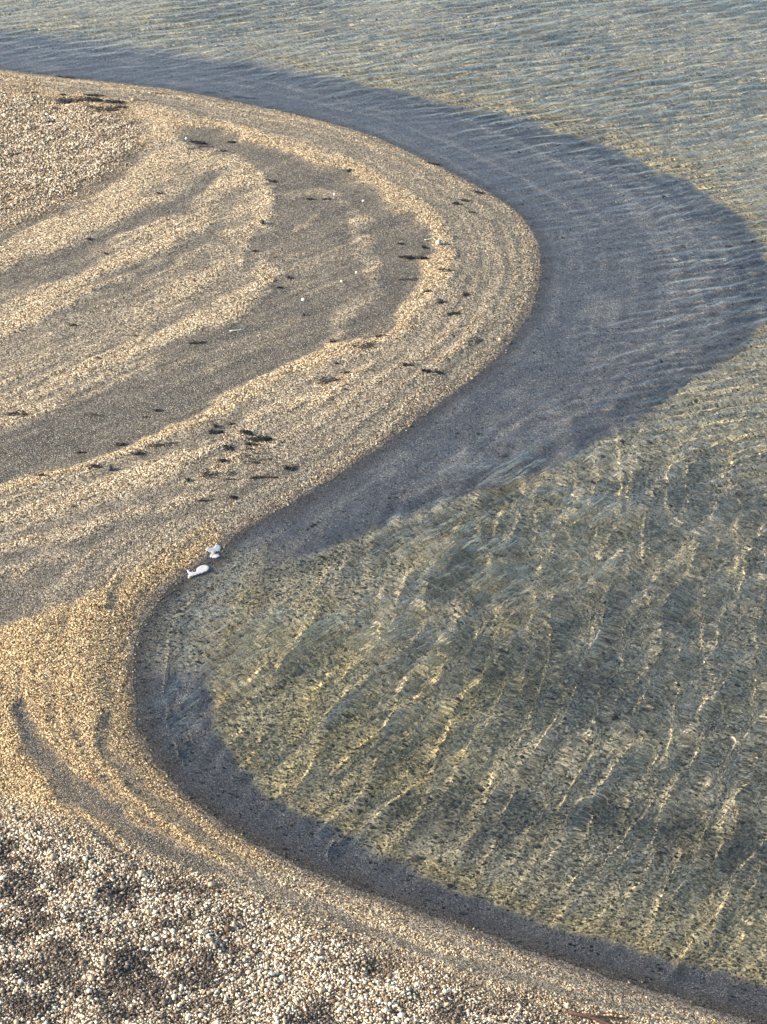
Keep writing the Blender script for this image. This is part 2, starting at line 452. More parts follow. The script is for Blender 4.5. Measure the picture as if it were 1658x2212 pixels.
# ------------------------------------------------------------------ ground material
def ground_material():
    t = NT('shingle_ground')
    geo = t.n('ShaderNodeNewGeometry')
    za = t.attr('zone'); zb = t.attr('bedzone')
    sa = t.n('ShaderNodeSeparateColor'); t.l(za.outputs['Color'], sa.inputs[0])
    sb = t.n('ShaderNodeSeparateColor'); t.l(zb.outputs['Color'], sb.inputs[0])
    pale_, coarse_, wet_ = sa.outputs
    shelf_, light_, dark_ = sb.outputs
    olive_ = t.attr('olive').outputs['Fac']

    def vor(scale, feat='F1'):
        v = t.n('ShaderNodeTexVoronoi'); v.feature = feat; v.inputs['Scale'].default_value = scale
        t.l(geo.outputs['Position'], v.inputs['Vector'])
        return v
    v1 = vor(50.0); v2 = vor(92.0)
    g1 = t.n('ShaderNodeSeparateColor'); t.l(v1.outputs['Color'], g1.inputs[0])
    g2 = t.n('ShaderNodeSeparateColor'); t.l(v2.outputs['Color'], g2.inputs[0])
    # grains of the fine sand and of the pale shingle
    sand = t.ramp(g2.outputs[0], [(0.0, (0.022, 0.019, 0.015)), (0.5, (0.082, 0.072, 0.057)), (0.85, (0.15, 0.131, 0.105)), (1.0, (0.42, 0.375, 0.31))])
    shin = t.ramp(g1.outputs[0], [(0.0, (0.06, 0.042, 0.026)), (0.3, (0.22, 0.16, 0.10)), (0.65, (0.50, 0.385, 0.235)), (1.0, (0.92, 0.78, 0.55))])
    shin2 = t.mixc(1.0, shin, (1.10, 0.95, 0.72), 'MULTIPLY')
    shing = t.mixc(t.attr('gold').outputs['Fac'], shin, shin2)
    land = t.mixc(pale_, sand, shing)
    land = t.mixc(t.math('MULTIPLY', coarse_, 0.8), land, (0.045, 0.032, 0.022))  # ground painted darker here for the shadowed gaps between coarse stones
    wetc = t.mixc(1.0, land, (0.60, 0.58, 0.60), 'MULTIPLY')
    land = t.mixc(wet_, land, wetc)
    # bed
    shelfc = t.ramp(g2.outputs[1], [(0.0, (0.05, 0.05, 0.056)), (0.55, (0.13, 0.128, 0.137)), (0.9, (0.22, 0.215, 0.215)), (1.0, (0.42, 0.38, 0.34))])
    bedc = t.ramp(g1.outputs[1], [(0.0, (0.13, 0.11, 0.07)), (0.45, (0.37, 0.32, 0.21)), (0.8, (0.56, 0.485, 0.33)), (1.0, (0.80, 0.71, 0.52))])
    olive = t.mixc(1.0, bedc, (1.12, 1.06, 0.84), 'MULTIPLY')
    bed = t.mixc(olive_, bedc, olive)
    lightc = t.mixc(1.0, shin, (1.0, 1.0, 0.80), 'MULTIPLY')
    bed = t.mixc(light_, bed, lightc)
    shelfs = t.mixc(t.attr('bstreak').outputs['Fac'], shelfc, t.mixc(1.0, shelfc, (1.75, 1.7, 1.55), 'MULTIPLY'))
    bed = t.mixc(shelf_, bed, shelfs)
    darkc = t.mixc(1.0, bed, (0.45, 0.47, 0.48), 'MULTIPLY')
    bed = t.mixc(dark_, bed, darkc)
    under = t.attr('under').outputs['Fac']
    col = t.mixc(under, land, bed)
    p = t.n('ShaderNodeBsdfPrincipled')
    t.l(col, p.inputs['Base Color'])
    r = t.math('MULTIPLY_ADD', wet_, -0.25, 0.92)
    t.l(r, p.inputs['Roughness'])
    p.inputs['Specular IOR Level'].default_value = 0.3
    h1 = t.math('MULTIPLY', v1.outputs['Distance'], t.math('MULTIPLY_ADD', pale_, 1.0, 0.15))
    hh = t.math('ADD', t.math('MULTIPLY', h1, -1.0), t.math('MULTIPLY', v2.outputs['Distance'], -0.45))
    b = t.n('ShaderNodeBump'); b.inputs['Strength'].default_value = 1.0; b.inputs['Distance'].default_value = 0.018
    t.l(hh, b.inputs['Height']); t.l(b.outputs[0], p.inputs['Normal'])
    return t.finish(p.outputs[0])


def grid_mesh(name, xs, ys, zs, keep=None):
    ny, nx = zs.shape
    xx, yy = np.meshgrid(xs, ys)
    co = np.stack([xx, yy, zs], -1).reshape(-1, 3).astype(np.float32)
    idx = np.arange(ny * nx).reshape(ny, nx)
    q = np.stack([idx[:-1, :-1], idx[:-1, 1:], idx[1:, 1:], idx[1:, :-1]], -1).reshape(-1, 4)
    if keep is not None:
        q = q[keep.reshape(-1)]
        used = np.unique(q)
        mp = np.full(ny * nx, -1); mp[used] = np.arange(len(used))
        co = co[used]; q = mp[q]
    else:
        used = None
    me = bpy.data.meshes.new(name)
    me.vertices.add(len(co)); me.vertices.foreach_set('co', co.ravel())
    me.loops.add(q.size); me.loops.foreach_set('vertex_index', q.ravel().astype(np.int32))
    me.polygons.add(len(q))
    me.polygons.foreach_set('loop_start', np.arange(0, q.size, 4, dtype=np.int32))
    me.polygons.foreach_set('use_smooth', np.ones(len(q), bool))
    me.update(calc_edges=True)
    return me, used


def col_attr(me, name, r, g, b):
    a = me.color_attributes.new(name, 'FLOAT_COLOR', 'POINT')
    arr = np.stack([r, g, b, np.ones_like(r)], -1).reshape(-1, 4).astype(np.float32)
    a.data.foreach_set('color', arr.ravel())


def float_attr(me, name, v):
    a = me.attributes.new(name, 'FLOAT', 'POINT')
    a.data.foreach_set('value', np.ascontiguousarray(v, np.float32).ravel())


me, _ = grid_mesh('ground', GX, GY, Z)
col_attr(me, 'zone', pale, coarse, wet)
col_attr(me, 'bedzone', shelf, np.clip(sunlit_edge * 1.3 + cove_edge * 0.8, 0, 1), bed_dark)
float_attr(me, 'olive', bed_olive)
float_attr(me, 'gold', gold)
float_attr(me, 'bstreak', (1 - 0.6 * smooth(1450, 1600, PV)) * smooth(0.44, 0.70, 0.6 * fbm(sd * 9 + fbm(X, Y, 3, 0.9) * 3, (X + Y) * 0.5, 4, 1.0) + 0.4 * fbm(X, Y, 4, 3.0)))
float_attr(me, 'under', smooth(0.0, 0.30, -sd + (fbm(X, Y, 3, 4.0) - 0.5) * 0.12))
me.materials.append(ground_material())
ground = bpy.data.objects.new('ground', me)
ground['kind'] = 'structure'
COL.objects.link(ground)
ground.cycles.is_caustics_receiver = True

# ------------------------------------------------------------------ water
def wave_height(x, y, u):
    """small wind waves: they bend round the spit, so crests turn with the place"""
    h = np.zeros(x.shape, np.float32)
    rg = np.random.default_rng(21)
    far = smooth(26, 33, y + 0.6 * x)
    amp_noise = 0.45 + 1.1 * fbm(x, y, 3, 0.55)
    cove = 1 - smooth(21, 27, y + 0.5 * x)
    for regime in (0, 1):
        w = far if regime else 1 - far
        n = 46
        for i in range(n):
            lam = (0.10 * (0.42 / 0.10) ** rg.random()) if regime else (0.19 * (0.75 / 0.19) ** rg.random())
            crest = math.radians((27 if regime else 71) + rg.normal(0, 12 if regime else 12))
            th = crest + math.pi / 2
            k = 2 * math.pi / lam
            a = (0.020 if regime else 0.0235) * lam / math.sqrt(n) * rg.uniform(0.6, 1.4)
            ph = rg.uniform(0, 6.28)
            c = np.sin(k * (x * math.cos(th) + y * math.sin(th)) + ph)
            h += (w * a * c).astype(np.float32)
    calm = smooth(0.1, 1.9, u) * (1 - cove) + smooth(-0.1, 0.7, u) * cove
    return h * amp_noise * (0.30 + 0.70 * calm)


WX = axis(-8.6, 8.6, 0.026, 260.0, 1.3)
WY = axis(15.2, 49.0, 0.030, 260.0, 1.3)
wxx, wyy = np.meshgrid(WX.astype(np.float32), WY.astype(np.float32))
wsd = sample(sd, wxx.ravel(), wyy.ravel()).reshape(wxx.shape)
fade = ((np.abs(wxx) < 9) & (wyy > 15) & (wyy < 50))
wz = wave_height(wxx, wyy, np.maximum(-wsd, 0)) * fade
c = wsd
cmin = np.minimum(np.minimum(c[:-1, :-1], c[1:, :-1]), np.minimum(c[:-1, 1:], c[1:, 1:]))
wu, wv = to_photo(wxx, np.maximum(wyy, 5), 0.0 * wxx)
for line, amp in (([(410, 1282), (367, 1326), (350, 1380), (343, 1426), (341, 1476), (343, 1526), (352, 1590), (385, 1645)], 0.007),
                  ([(352, 1560), (366, 1610), (378, 1650)], 0.006), ([(690, 1808), (688, 1830), (694, 1850), (706, 1862)], 0.008),
                  ([(930, 1975), (1010, 1990), (1080, 2020), (1130, 2042)], 0.006), ([(1180, 2045), (1225, 2062), (1290, 2085)], 0.006)):
    near = (np.abs(wxx) < 9) & (wyy < 30) & (wyy > 15.5)
    dd, _ = seg_dist(wu[near] + 5 * (fbm(wxx[near], wyy[near], 3, 5) - 0.5), wv[near], line)
    wz[near] += amp * np.exp(-(dd / 4.5) ** 2)
wopen = np.clip(0.4 + 0.6 * smooth(0.0, 2.2, -wsd), 0, 1)
wopen = np.maximum(wopen, (1 - smooth(21, 27, wyy + 0.5 * wxx)) * smooth(-0.05, 0.5, -wsd))
dd, _ = seg_dist(np.where(fade, wu, -4000), wv, [(400, 1330), (440, 1480), (560, 1400), (760, 1330), (950, 1220), (1150, 1120)])
wopen = wopen * (0.55 + 1.6 * (1 - smooth(60, 260, dd)))
wme, wused = grid_mesh('water', WX, WY, wz, keep=cmin < 0.10)
float_attr(wme, 'open', wopen.reshape(-1)[wused])


def water_material():
    t = NT('clear_water')
    geo = t.n('ShaderNodeNewGeometry')
    def ripples(ang, across, along, detail):
        mp = t.n('ShaderNodeMapping'); mp.vector_type = 'POINT'
        rot = t.n('ShaderNodeVectorRotate'); rot.rotation_type = 'Z_AXIS'; rot.inputs['Angle'].default_value = -math.radians(ang)
        t.l(geo.outputs['Position'], rot.inputs['Vector'])
        mp.inputs['Scale'].default_value = (along, across, 1)
        t.l(rot.outputs[0], mp.inputs['Vector'])
        nz = t.n('ShaderNodeTexNoise'); nz.inputs['Scale'].default_value = 1.0; nz.inputs['Detail'].default_value = detail
        t.l(mp.outputs[0], nz.inputs['Vector'])
        return nz.outputs[0]
    r1 = ripples(52, 8.5, 1.6, 2.5)
    r2 = ripples(38, 22, 7, 2)
    gust = t.n('ShaderNodeTexNoise'); gust.inputs['Scale'].default_value = 0.8; gust.inputs['Detail'].default_value = 3
    t.l(geo.outputs['Position'], gust.inputs['Vector'])
    gm = t.ramp(gust.outputs[0], [(0.38, (0.15, 0.15, 0.15)), (0.52, (0.6, 0.6, 0.6)), (0.66, (1.25, 1.25, 1.25))])
    open_ = t.attr('open').outputs['Fac']
    hgt = t.math('MULTIPLY', t.math('MULTIPLY', t.math('ADD', t.math('MULTIPLY', r1, 1.0), t.math('MULTIPLY', r2, 0.20)), gm), open_)
    b = t.n('ShaderNodeBump'); b.inputs['Strength'].default_value = 1.0; b.inputs['Distance'].default_value = 0.036
    t.l(hgt, b.inputs['Height'])
    g = t.n('ShaderNodeBsdfGlass'); g.inputs['IOR'].default_value = 1.333; g.inputs['Roughness'].default_value = 0.0
    g.inputs['Color'].default_value = (0.985, 0.985, 0.955, 1)
    t.l(b.outputs[0], g.inputs['Normal'])
    return t.finish(g.outputs[0])


wme.materials.append(water_material())
water = bpy.data.objects.new('water', wme)
water['kind'] = 'structure'
COL.objects.link(water)
water.cycles.is_caustics_caster = True

# ------------------------------------------------------------------ loose gravel lying on the ground (uncountable)
def pebble_mesh(name, seed, mat):
    rg = random.Random(seed)
    bm = bmesh.new()
    bmesh.ops.create_icosphere(bm, subdivisions=1, radius=0.5)
    ax = (rg.uniform(0.85, 1.25), rg.uniform(0.75, 1.0), rg.uniform(0.5, 0.75))
    for v in bm.verts:
        f = rg.uniform(0.86, 1.12)
        v.co = Vector((v.co.x * ax[0], v.co.y * ax[1], v.co.z * ax[2])) * f
    me = bpy.data.meshes.new(name)
    bm.to_mesh(me); bm.free()
    me.polygons.foreach_set('use_smooth', np.ones(len(me.polygons), bool))
    me.materials.append(mat)
    return me


def pebble_material():
    t = NT('gravel_stone')
    oi = t.n('ShaderNodeObjectInfo')
    tone = t.attr('tone', 'INSTANCER').outputs['Fac']
    sub = t.attr('sub', 'INSTANCER').outputs['Fac']
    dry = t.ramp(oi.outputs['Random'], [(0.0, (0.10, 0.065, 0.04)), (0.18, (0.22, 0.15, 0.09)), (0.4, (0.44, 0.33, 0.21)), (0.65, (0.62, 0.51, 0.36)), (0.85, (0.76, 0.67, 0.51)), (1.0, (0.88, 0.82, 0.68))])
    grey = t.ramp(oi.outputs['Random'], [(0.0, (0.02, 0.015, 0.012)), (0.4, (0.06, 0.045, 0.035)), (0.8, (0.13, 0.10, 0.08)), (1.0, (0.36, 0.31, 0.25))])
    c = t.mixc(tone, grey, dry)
    alg = t.mixc(1.0, c, (0.72, 0.70, 0.50), 'MULTIPLY')
    c = t.mixc(sub, c, alg)
    c = t.mixc(t.attr('gold', 'INSTANCER').outputs['Fac'], c, t.mixc(1.0, c, (1.0, 0.87, 0.68), 'MULTIPLY'))
    p = t.n('ShaderNodeBsdfPrincipled'); p.inputs['Roughness'].default_value = 0.75
    p.inputs['Specular IOR Level'].default_value = 0.3
    t.l(c, p.inputs['Base Color'])
    return t.finish(p.outputs[0])


def scatter():
    cx = RNG.uniform(-8.2, 8.2, 1900000); cy = RNG.uniform(15.6, 46.0, 1900000)
    k = np.abs(cx) < 0.155 * np.hypot(cy, CAM_H) + 0.5
    cx = cx[k]; cy = cy[k]
    per = len(k) / (16.4 * 30.4)                                  # candidates to the square metre
    s_ = sample(sd, cx, cy); co_ = sample(coarse, cx, cy); pa_ = sample(pale, cx, cy)
    sh_ = sample(shelf, cx, cy); bd_ = sample(bed_dark, cx, cy); we_ = sample(wet, cx, cy); z_ = sample(Z, cx, cy)
    nearf = np.clip(24.0 / cy, 0.45, 1.1)
    dens = np.where(s_ > 0.05, 3700 * co_ + 1900 * (1 - co_) * smooth(0.35, 0.95, pa_) + 130, np.where(s_ < 0, 900 * (1 - sh_) * (1 - 0.8 * smooth(26, 32, cy)) + 160 * sh_, 60)) * np.where(co_ > 0.3, np.maximum(nearf, 0.8), nearf)
    ok = RNG.random(len(cx)) * per < dens
    cx, cy, z_ = cx[ok], cy[ok], z_[ok]
    s_, co_, pa_, bd_, sh_ = s_[ok], co_[ok], pa_[ok], bd_[ok], sh_[ok]
    n = len(cx)
    size = np.where(s_ > 0, 0.011 + 0.0085 * co_, 0.019) * np.exp(RNG.normal(0, 0.36, n)) * np.where(RNG.random(n) < 0.012, 1.8, 1.0)
    patch = smooth(0.30, 0.50, fbm(cx, cy, 3, 1.2)) * smooth(0.46, 0.54, 0.80 * fbm(cx * 0.8, cy * 1.0, 4, 6.5) + 0.20 * RNG.random(n)) * co_ * np.where(cy < 24, 1.0, 0.4)
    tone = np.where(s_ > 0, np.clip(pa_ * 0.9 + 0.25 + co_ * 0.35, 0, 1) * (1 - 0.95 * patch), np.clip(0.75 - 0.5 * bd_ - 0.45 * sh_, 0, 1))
    sub = (s_ < 0.02).astype(np.float32)
    gold = np.clip(1 - co_ * np.where(cy < 24, 1.0, 0.8), 0.12, 1) * (s_ > 0)
    me = bpy.data.meshes.new('gravel')
    me.vertices.add(n)
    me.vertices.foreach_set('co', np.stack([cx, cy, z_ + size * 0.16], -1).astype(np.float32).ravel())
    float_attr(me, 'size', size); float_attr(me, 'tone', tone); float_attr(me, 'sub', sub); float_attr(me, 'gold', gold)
    ra = me.attributes.new('turn', 'FLOAT_VECTOR', 'POINT')
    ra.data.foreach_set('vector', np.stack([RNG.normal(0, 0.3, n), RNG.normal(0, 0.3, n), RNG.uniform(0, 6.28, n)], -1).astype(np.float32).ravel())
    ob = bpy.data.objects.new('gravel', me)
    ob['kind'] = 'stuff'
    COL.objects.link(ob)
    ob.cycles.is_caustics_receiver = True
    mat = pebble_material()
    protos = bpy.data.collections.new('gravel_shapes')
    ng = bpy.data.node_groups.new('gravel_scatter', 'GeometryNodeTree')
    ng.interface.new_socket('Geometry', in_out='INPUT', socket_type='NodeSocketGeometry')
    ng.interface.new_socket('Geometry', in_out='OUTPUT', socket_type='NodeSocketGeometry')
    N = ng.nodes; L = ng.links
    gi = N.new('NodeGroupInput'); go = N.new('NodeGroupOutput')
    m2p = N.new('GeometryNodeMeshToPoints')
    L.new(gi.outputs[0], m2p.inputs['Mesh'])
    join = N.new('GeometryNodeJoinGeometry')
    iop = N.new('GeometryNodeInstanceOnPoints')

    def named(nm, typ):
        a = N.new('GeometryNodeInputNamedAttribute'); a.data_type = typ; a.inputs['Name'].default_value = nm
        return a.outputs[0]
    # the stone shapes: small meshes held by the node tree's own mesh-to-instance list
    g2i = N.new('GeometryNodeGeometryToInstance')
    for k in range(4):
        pm = pebble_mesh('gravel_stone', 40 + k, mat)
        po = bpy.data.objects.new('gravel_stone', pm)
        protos.objects.link(po)
    ci = N.new('GeometryNodeCollectionInfo'); ci.inputs['Collection'].default_value = protos
    ci.inputs['Separate Children'].default_value = True; ci.inputs['Reset Children'].default_value = True
    N.remove(g2i); N.remove(join)
    L.new(m2p.outputs[0], iop.inputs['Points'])
    L.new(ci.outputs[0], iop.inputs['Instance'])
    iop.inputs['Pick Instance'].default_value = True
    rv = N.new('FunctionNodeRandomValue'); rv.data_type = 'INT'
    for sk in rv.inputs:
        if sk.name == 'Max' and sk.type == 'INT':
            sk.default_value = 3
        if sk.name == 'Min' and sk.type == 'INT':
            sk.default_value = 0
    L.new([o for o in rv.outputs if o.type == 'INT'][0], iop.inputs['Instance Index'])
    e2r = N.new('FunctionNodeEulerToRotation')
    L.new(named('turn', 'FLOAT_VECTOR'), e2r.inputs[0])
    L.new(e2r.outputs[0], iop.inputs['Rotation'])
    L.new(named('size', 'FLOAT'), iop.inputs['Scale'])
    L.new(iop.outputs[0], go.inputs[0])
    md = ob.modifiers.new('scatter', 'NODES'); md.node_group = ng
    print('gravel stones', n)
    return ob


gravel = scatter()


# ------------------------------------------------------------------ things lying on the beach
M_WRACK = simple_mat('dark_seaweed', (0.005, 0.004, 0.0035), (0.014, 0.011, 0.008), 0.6, 60.0)
M_WRACK2 = simple_mat('brown_seaweed', (0.014, 0.010, 0.007), (0.045, 0.032, 0.022), 0.7, 60.0)
M_GREEN = simple_mat('olive_seaweed', (0.03, 0.032, 0.014), (0.08, 0.075, 0.035), 0.6, 60.0)
M_WOOD = simple_mat('dark_driftwood', (0.03, 0.018, 0.012), (0.11, 0.07, 0.05), 0.8, 80.0)
M_BARK = simple_mat('reddish_bark', (0.025, 0.009, 0.006), (0.12, 0.06, 0.042), 0.75, 45.0)
M_STRAW = simple_mat('bleached_straw', (0.62, 0.55, 0.40), (0.85, 0.80, 0.66), 0.7, 60.0)
M_STONE = simple_mat('dark_stone', (0.025, 0.024, 0.026), (0.08, 0.075, 0.07), 0.7, 50.0)
M_GSTONE = simple_mat('grey_stone', (0.20, 0.19, 0.18), (0.42, 0.40, 0.37), 0.75, 50.0)
M_WHITE = simple_mat('white_pebble', (0.74, 0.70, 0.64), (0.88, 0.86, 0.82), 0.6, 50.0)


def tube(bm, pts, radii, seg=6, flat=1.0):
    """tapered bent rod through pts; flat < 1 squashes it like a ribbon of weed"""
    rings = []
    n = len(pts)
    for i in range(n):
        p = Vector(pts[i])
        d = (Vector(pts[min(i + 1, n - 1)]) - Vector(pts[max(i - 1, 0)]))
        d = d.normalized() if d.length > 1e-9 else Vector((1, 0, 0))
        side = d.cross(Vector((0, 0, 1)))
        side = side.normalized() if side.length > 1e-6 else Vector((1, 0, 0))
        up = side.cross(d).normalized()
        ring = []
        for k in range(seg):
            a = 2 * math.pi * k / seg
            ring.append(bm.verts.new(p + side * math.cos(a) * radii[i] + up * math.sin(a) * radii[i] * flat))
        rings.append(ring)
    for i in range(n - 1):
        for k in range(seg):
            bm.faces.new((rings[i][k], rings[i][(k + 1) % seg], rings[i + 1][(k + 1) % seg], rings[i + 1][k]))
    bm.faces.new(rings[0][::-1]); bm.faces.new(rings[-1])


def lump(bm, c, r, rg, sub=2, rough=0.18):
    vs = bmesh.ops.create_icosphere(bm, subdivisions=sub, radius=1.0)['verts']
    ph = [rg.uniform(0, 6.28) for _ in range(6)]
    for v in vs:
        q = v.co.copy()
        f = 1 + rough * (math.sin(q.x * 3 + ph[0]) + math.sin(q.y * 3.4 + ph[1]) + math.sin(q.z * 3.1 + ph[2]) + 0.5 * math.sin(q.x * 7 + q.y * 6 + ph[3])) / 2
        v.co = Vector((c[0] + q.x * r[0] * f, c[1] + q.y * r[1] * f, c[2] + q.z * r[2] * f))


def obj(name, bm, mat, parent=None, loc=None, smooth_shade=True):
    me = bpy.data.meshes.new(name)
    bmesh.ops.recalc_face_normals(bm, faces=bm.faces)
    bm.to_mesh(me); bm.free()
    if smooth_shade:
        me.polygons.foreach_set('use_smooth', np.ones(len(me.polygons), bool))
    me.materials.append(mat)
    o = bpy.data.objects.new(name, me)
    COL.objects.link(o)
    if parent is not None:
        o.parent = parent
    if loc is not None:
        o.location = loc
    return o


def tag(o, label, cat, group=None):
    o['label'] = label
    o['category'] = cat
    if group:
        o['group'] = group
    return o


def place(u, v):
    """spot on the beach under a point of the photograph (follows the ground's height)"""
    z = 0.0
    for _ in range(6):
        x, y = to_ground(u, v, z)
        z = ground_z(float(x), float(y))
    return float(x), float(y), z


def scale_at(u, v):
    """metres to one unit of the photograph's width at that spot"""
    x, y, z = place(u, v)
    return math.hypot(y, CAM_H - z) / math.cos(0) * TANV * 2 / IMG_H


def wrack(u, v, length, depth, tilt, label, mat=None, dense=1.0, high=0.022, seed=None):
    """clump of stranded weed: overlapping flat fronds and a matted heart"""
    x, y, z = place(u, v)
    k = scale_at(u, v)
    L = length * k * 1.12; W = max(depth * k * 2.0, 0.03)
    rg = random.Random(seed if seed is not None else int(u * 31 + v * 17))
    bm = bmesh.new()
    ca, sa = math.cos(tilt), math.sin(tilt)

    def gp(a, b, dz):
        px, py = x + a * ca - b * sa, y + a * sa + b * ca
        return (px - x, py - y, ground_z(px, py) - z + dz)
    nf = max(5, int(9 * dense * (1 + L / 0.16)))
    for i in range(nf):
        a = rg.uniform(-0.46, 0.34) * L; b = rg.gauss(0, 0.30) * W
        ang = rg.gauss(0, 0.35); ln = min(rg.uniform(0.18, 0.5) * L, 0.16)
        pts = []; n = 6
        top = rg.uniform(0.25, 1.0) * high
        for j in range(n):
            f = j / (n - 1)
            pts.append(gp(a, b, 0.003 + top * math.sin(math.pi * min(1, f * 0.9 + 0.08)) * rg.uniform(0.6, 1.1)))
            ang += rg.gauss(0, 0.35)
            a += math.cos(ang) * ln / n; b += math.sin(ang) * ln / n * 0.6
        r = rg.uniform(0.0035, 0.008) * (0.7 + min(L, 0.4)) * (1.0 if dense >= 1.25 else 0.75)
        tube(bm, pts, [r * 0.5, r, r * 1.3, r * 1.2, r * 0.8, r * 0.25], 5, 0.45)
    for i in range(int(4 * dense) if dense >= 1.25 else (2 if L < 0.25 else 0)):
        a = rg.gauss(0, 0.18) * L; b = rg.gauss(0, 0.15) * W
        if i == 0 and dense < 1.25:
            lump(bm, gp(0, 0, 0.002), (L * 0.38, W * 0.34, high * 0.3), rg, 2, 0.3)
        c = gp(a, b, high * 0.2)
        lump(bm, c, (L * rg.uniform(0.07, 0.2) * dense, W * rg.uniform(0.14, 0.3), high * rg.uniform(0.4, 0.8)), rg, 2, 0.3)
    o = obj('seaweed_clump', bm, mat or M_WRACK, None, (x, y, z))
    return tag(o, label, 'seaweed', 'seaweed stranded on the beach')


def stick(u0, v0, u1, v1, r, label, name='driftwood_stick', cat='stick', mat=None, bend=0.06, group='sticks stranded on the beach'):
    a = place(u0, v0); b = place(u1, v1)
    rg = random.Random(int(u0 * 13 + v0 * 7))
    c = ((a[0] + b[0]) / 2, (a[1] + b[1]) / 2)
    z0 = ground_z(*c)
    L = math.hypot(b[0] - a[0], b[1] - a[1])
    nx, ny = -(b[1] - a[1]) / L, (b[0] - a[0]) / L
    pts = []; rad = []
    n = 9
    off = rg.choice((-1, 1)) * bend * L
    for i in range(n):
        f = i / (n - 1)
        w = off * math.sin(math.pi * f) + rg.gauss(0, 0.012) * L
        px, py = a[0] + (b[0] - a[0]) * f + nx * w, a[1] + (b[1] - a[1]) * f + ny * w
        pts.append((px - c[0], py - c[1], ground_z(px, py) - z0 + r * 0.9))
        rad.append(r * (1.05 - 0.6 * f) * rg.uniform(0.85, 1.15))
    bm = bmesh.new()
    tube(bm, pts, rad, 7, 0.9)
    # a snapped side shoot
    i = rg.choice((3, 4, 5))
    p = Vector(pts[i])
    q = p + Vector((rg.uniform(0.03, 0.09) * L, rg.choice((-1, 1)) * 0.08 * L, r * 1.2))
    tube(bm, [p, (p + q) / 2 + Vector((0, 0, r * 0.5)), q], [rad[i] * 0.6, rad[i] * 0.5, rad[i] * 0.25], 5)
    o = obj(name, bm, mat or M_WOOD, None, (c[0], c[1], z0))
    return tag(o, label, cat, group)


def stone(u, v, w, h, label, mat=None, tail=False, name='stone', cat='stone', group='stones on the beach'):
    x, y, z = place(u, v)
    k = scale_at(u, v)
    rg = random.Random(int(u * 3 + v * 5))
    bm = bmesh.new()
    R = w * k / 2
    H = max(h * k * 0.55, 0.008)
    lump(bm, (0, 0, H * 0.55), (R, R * rg.uniform(0.7, 0.95), H), rg, 3, 0.16)
    o = obj(name, bm, mat or M_STONE, None, (x, y, z))
    return tag(o, label, cat, group)


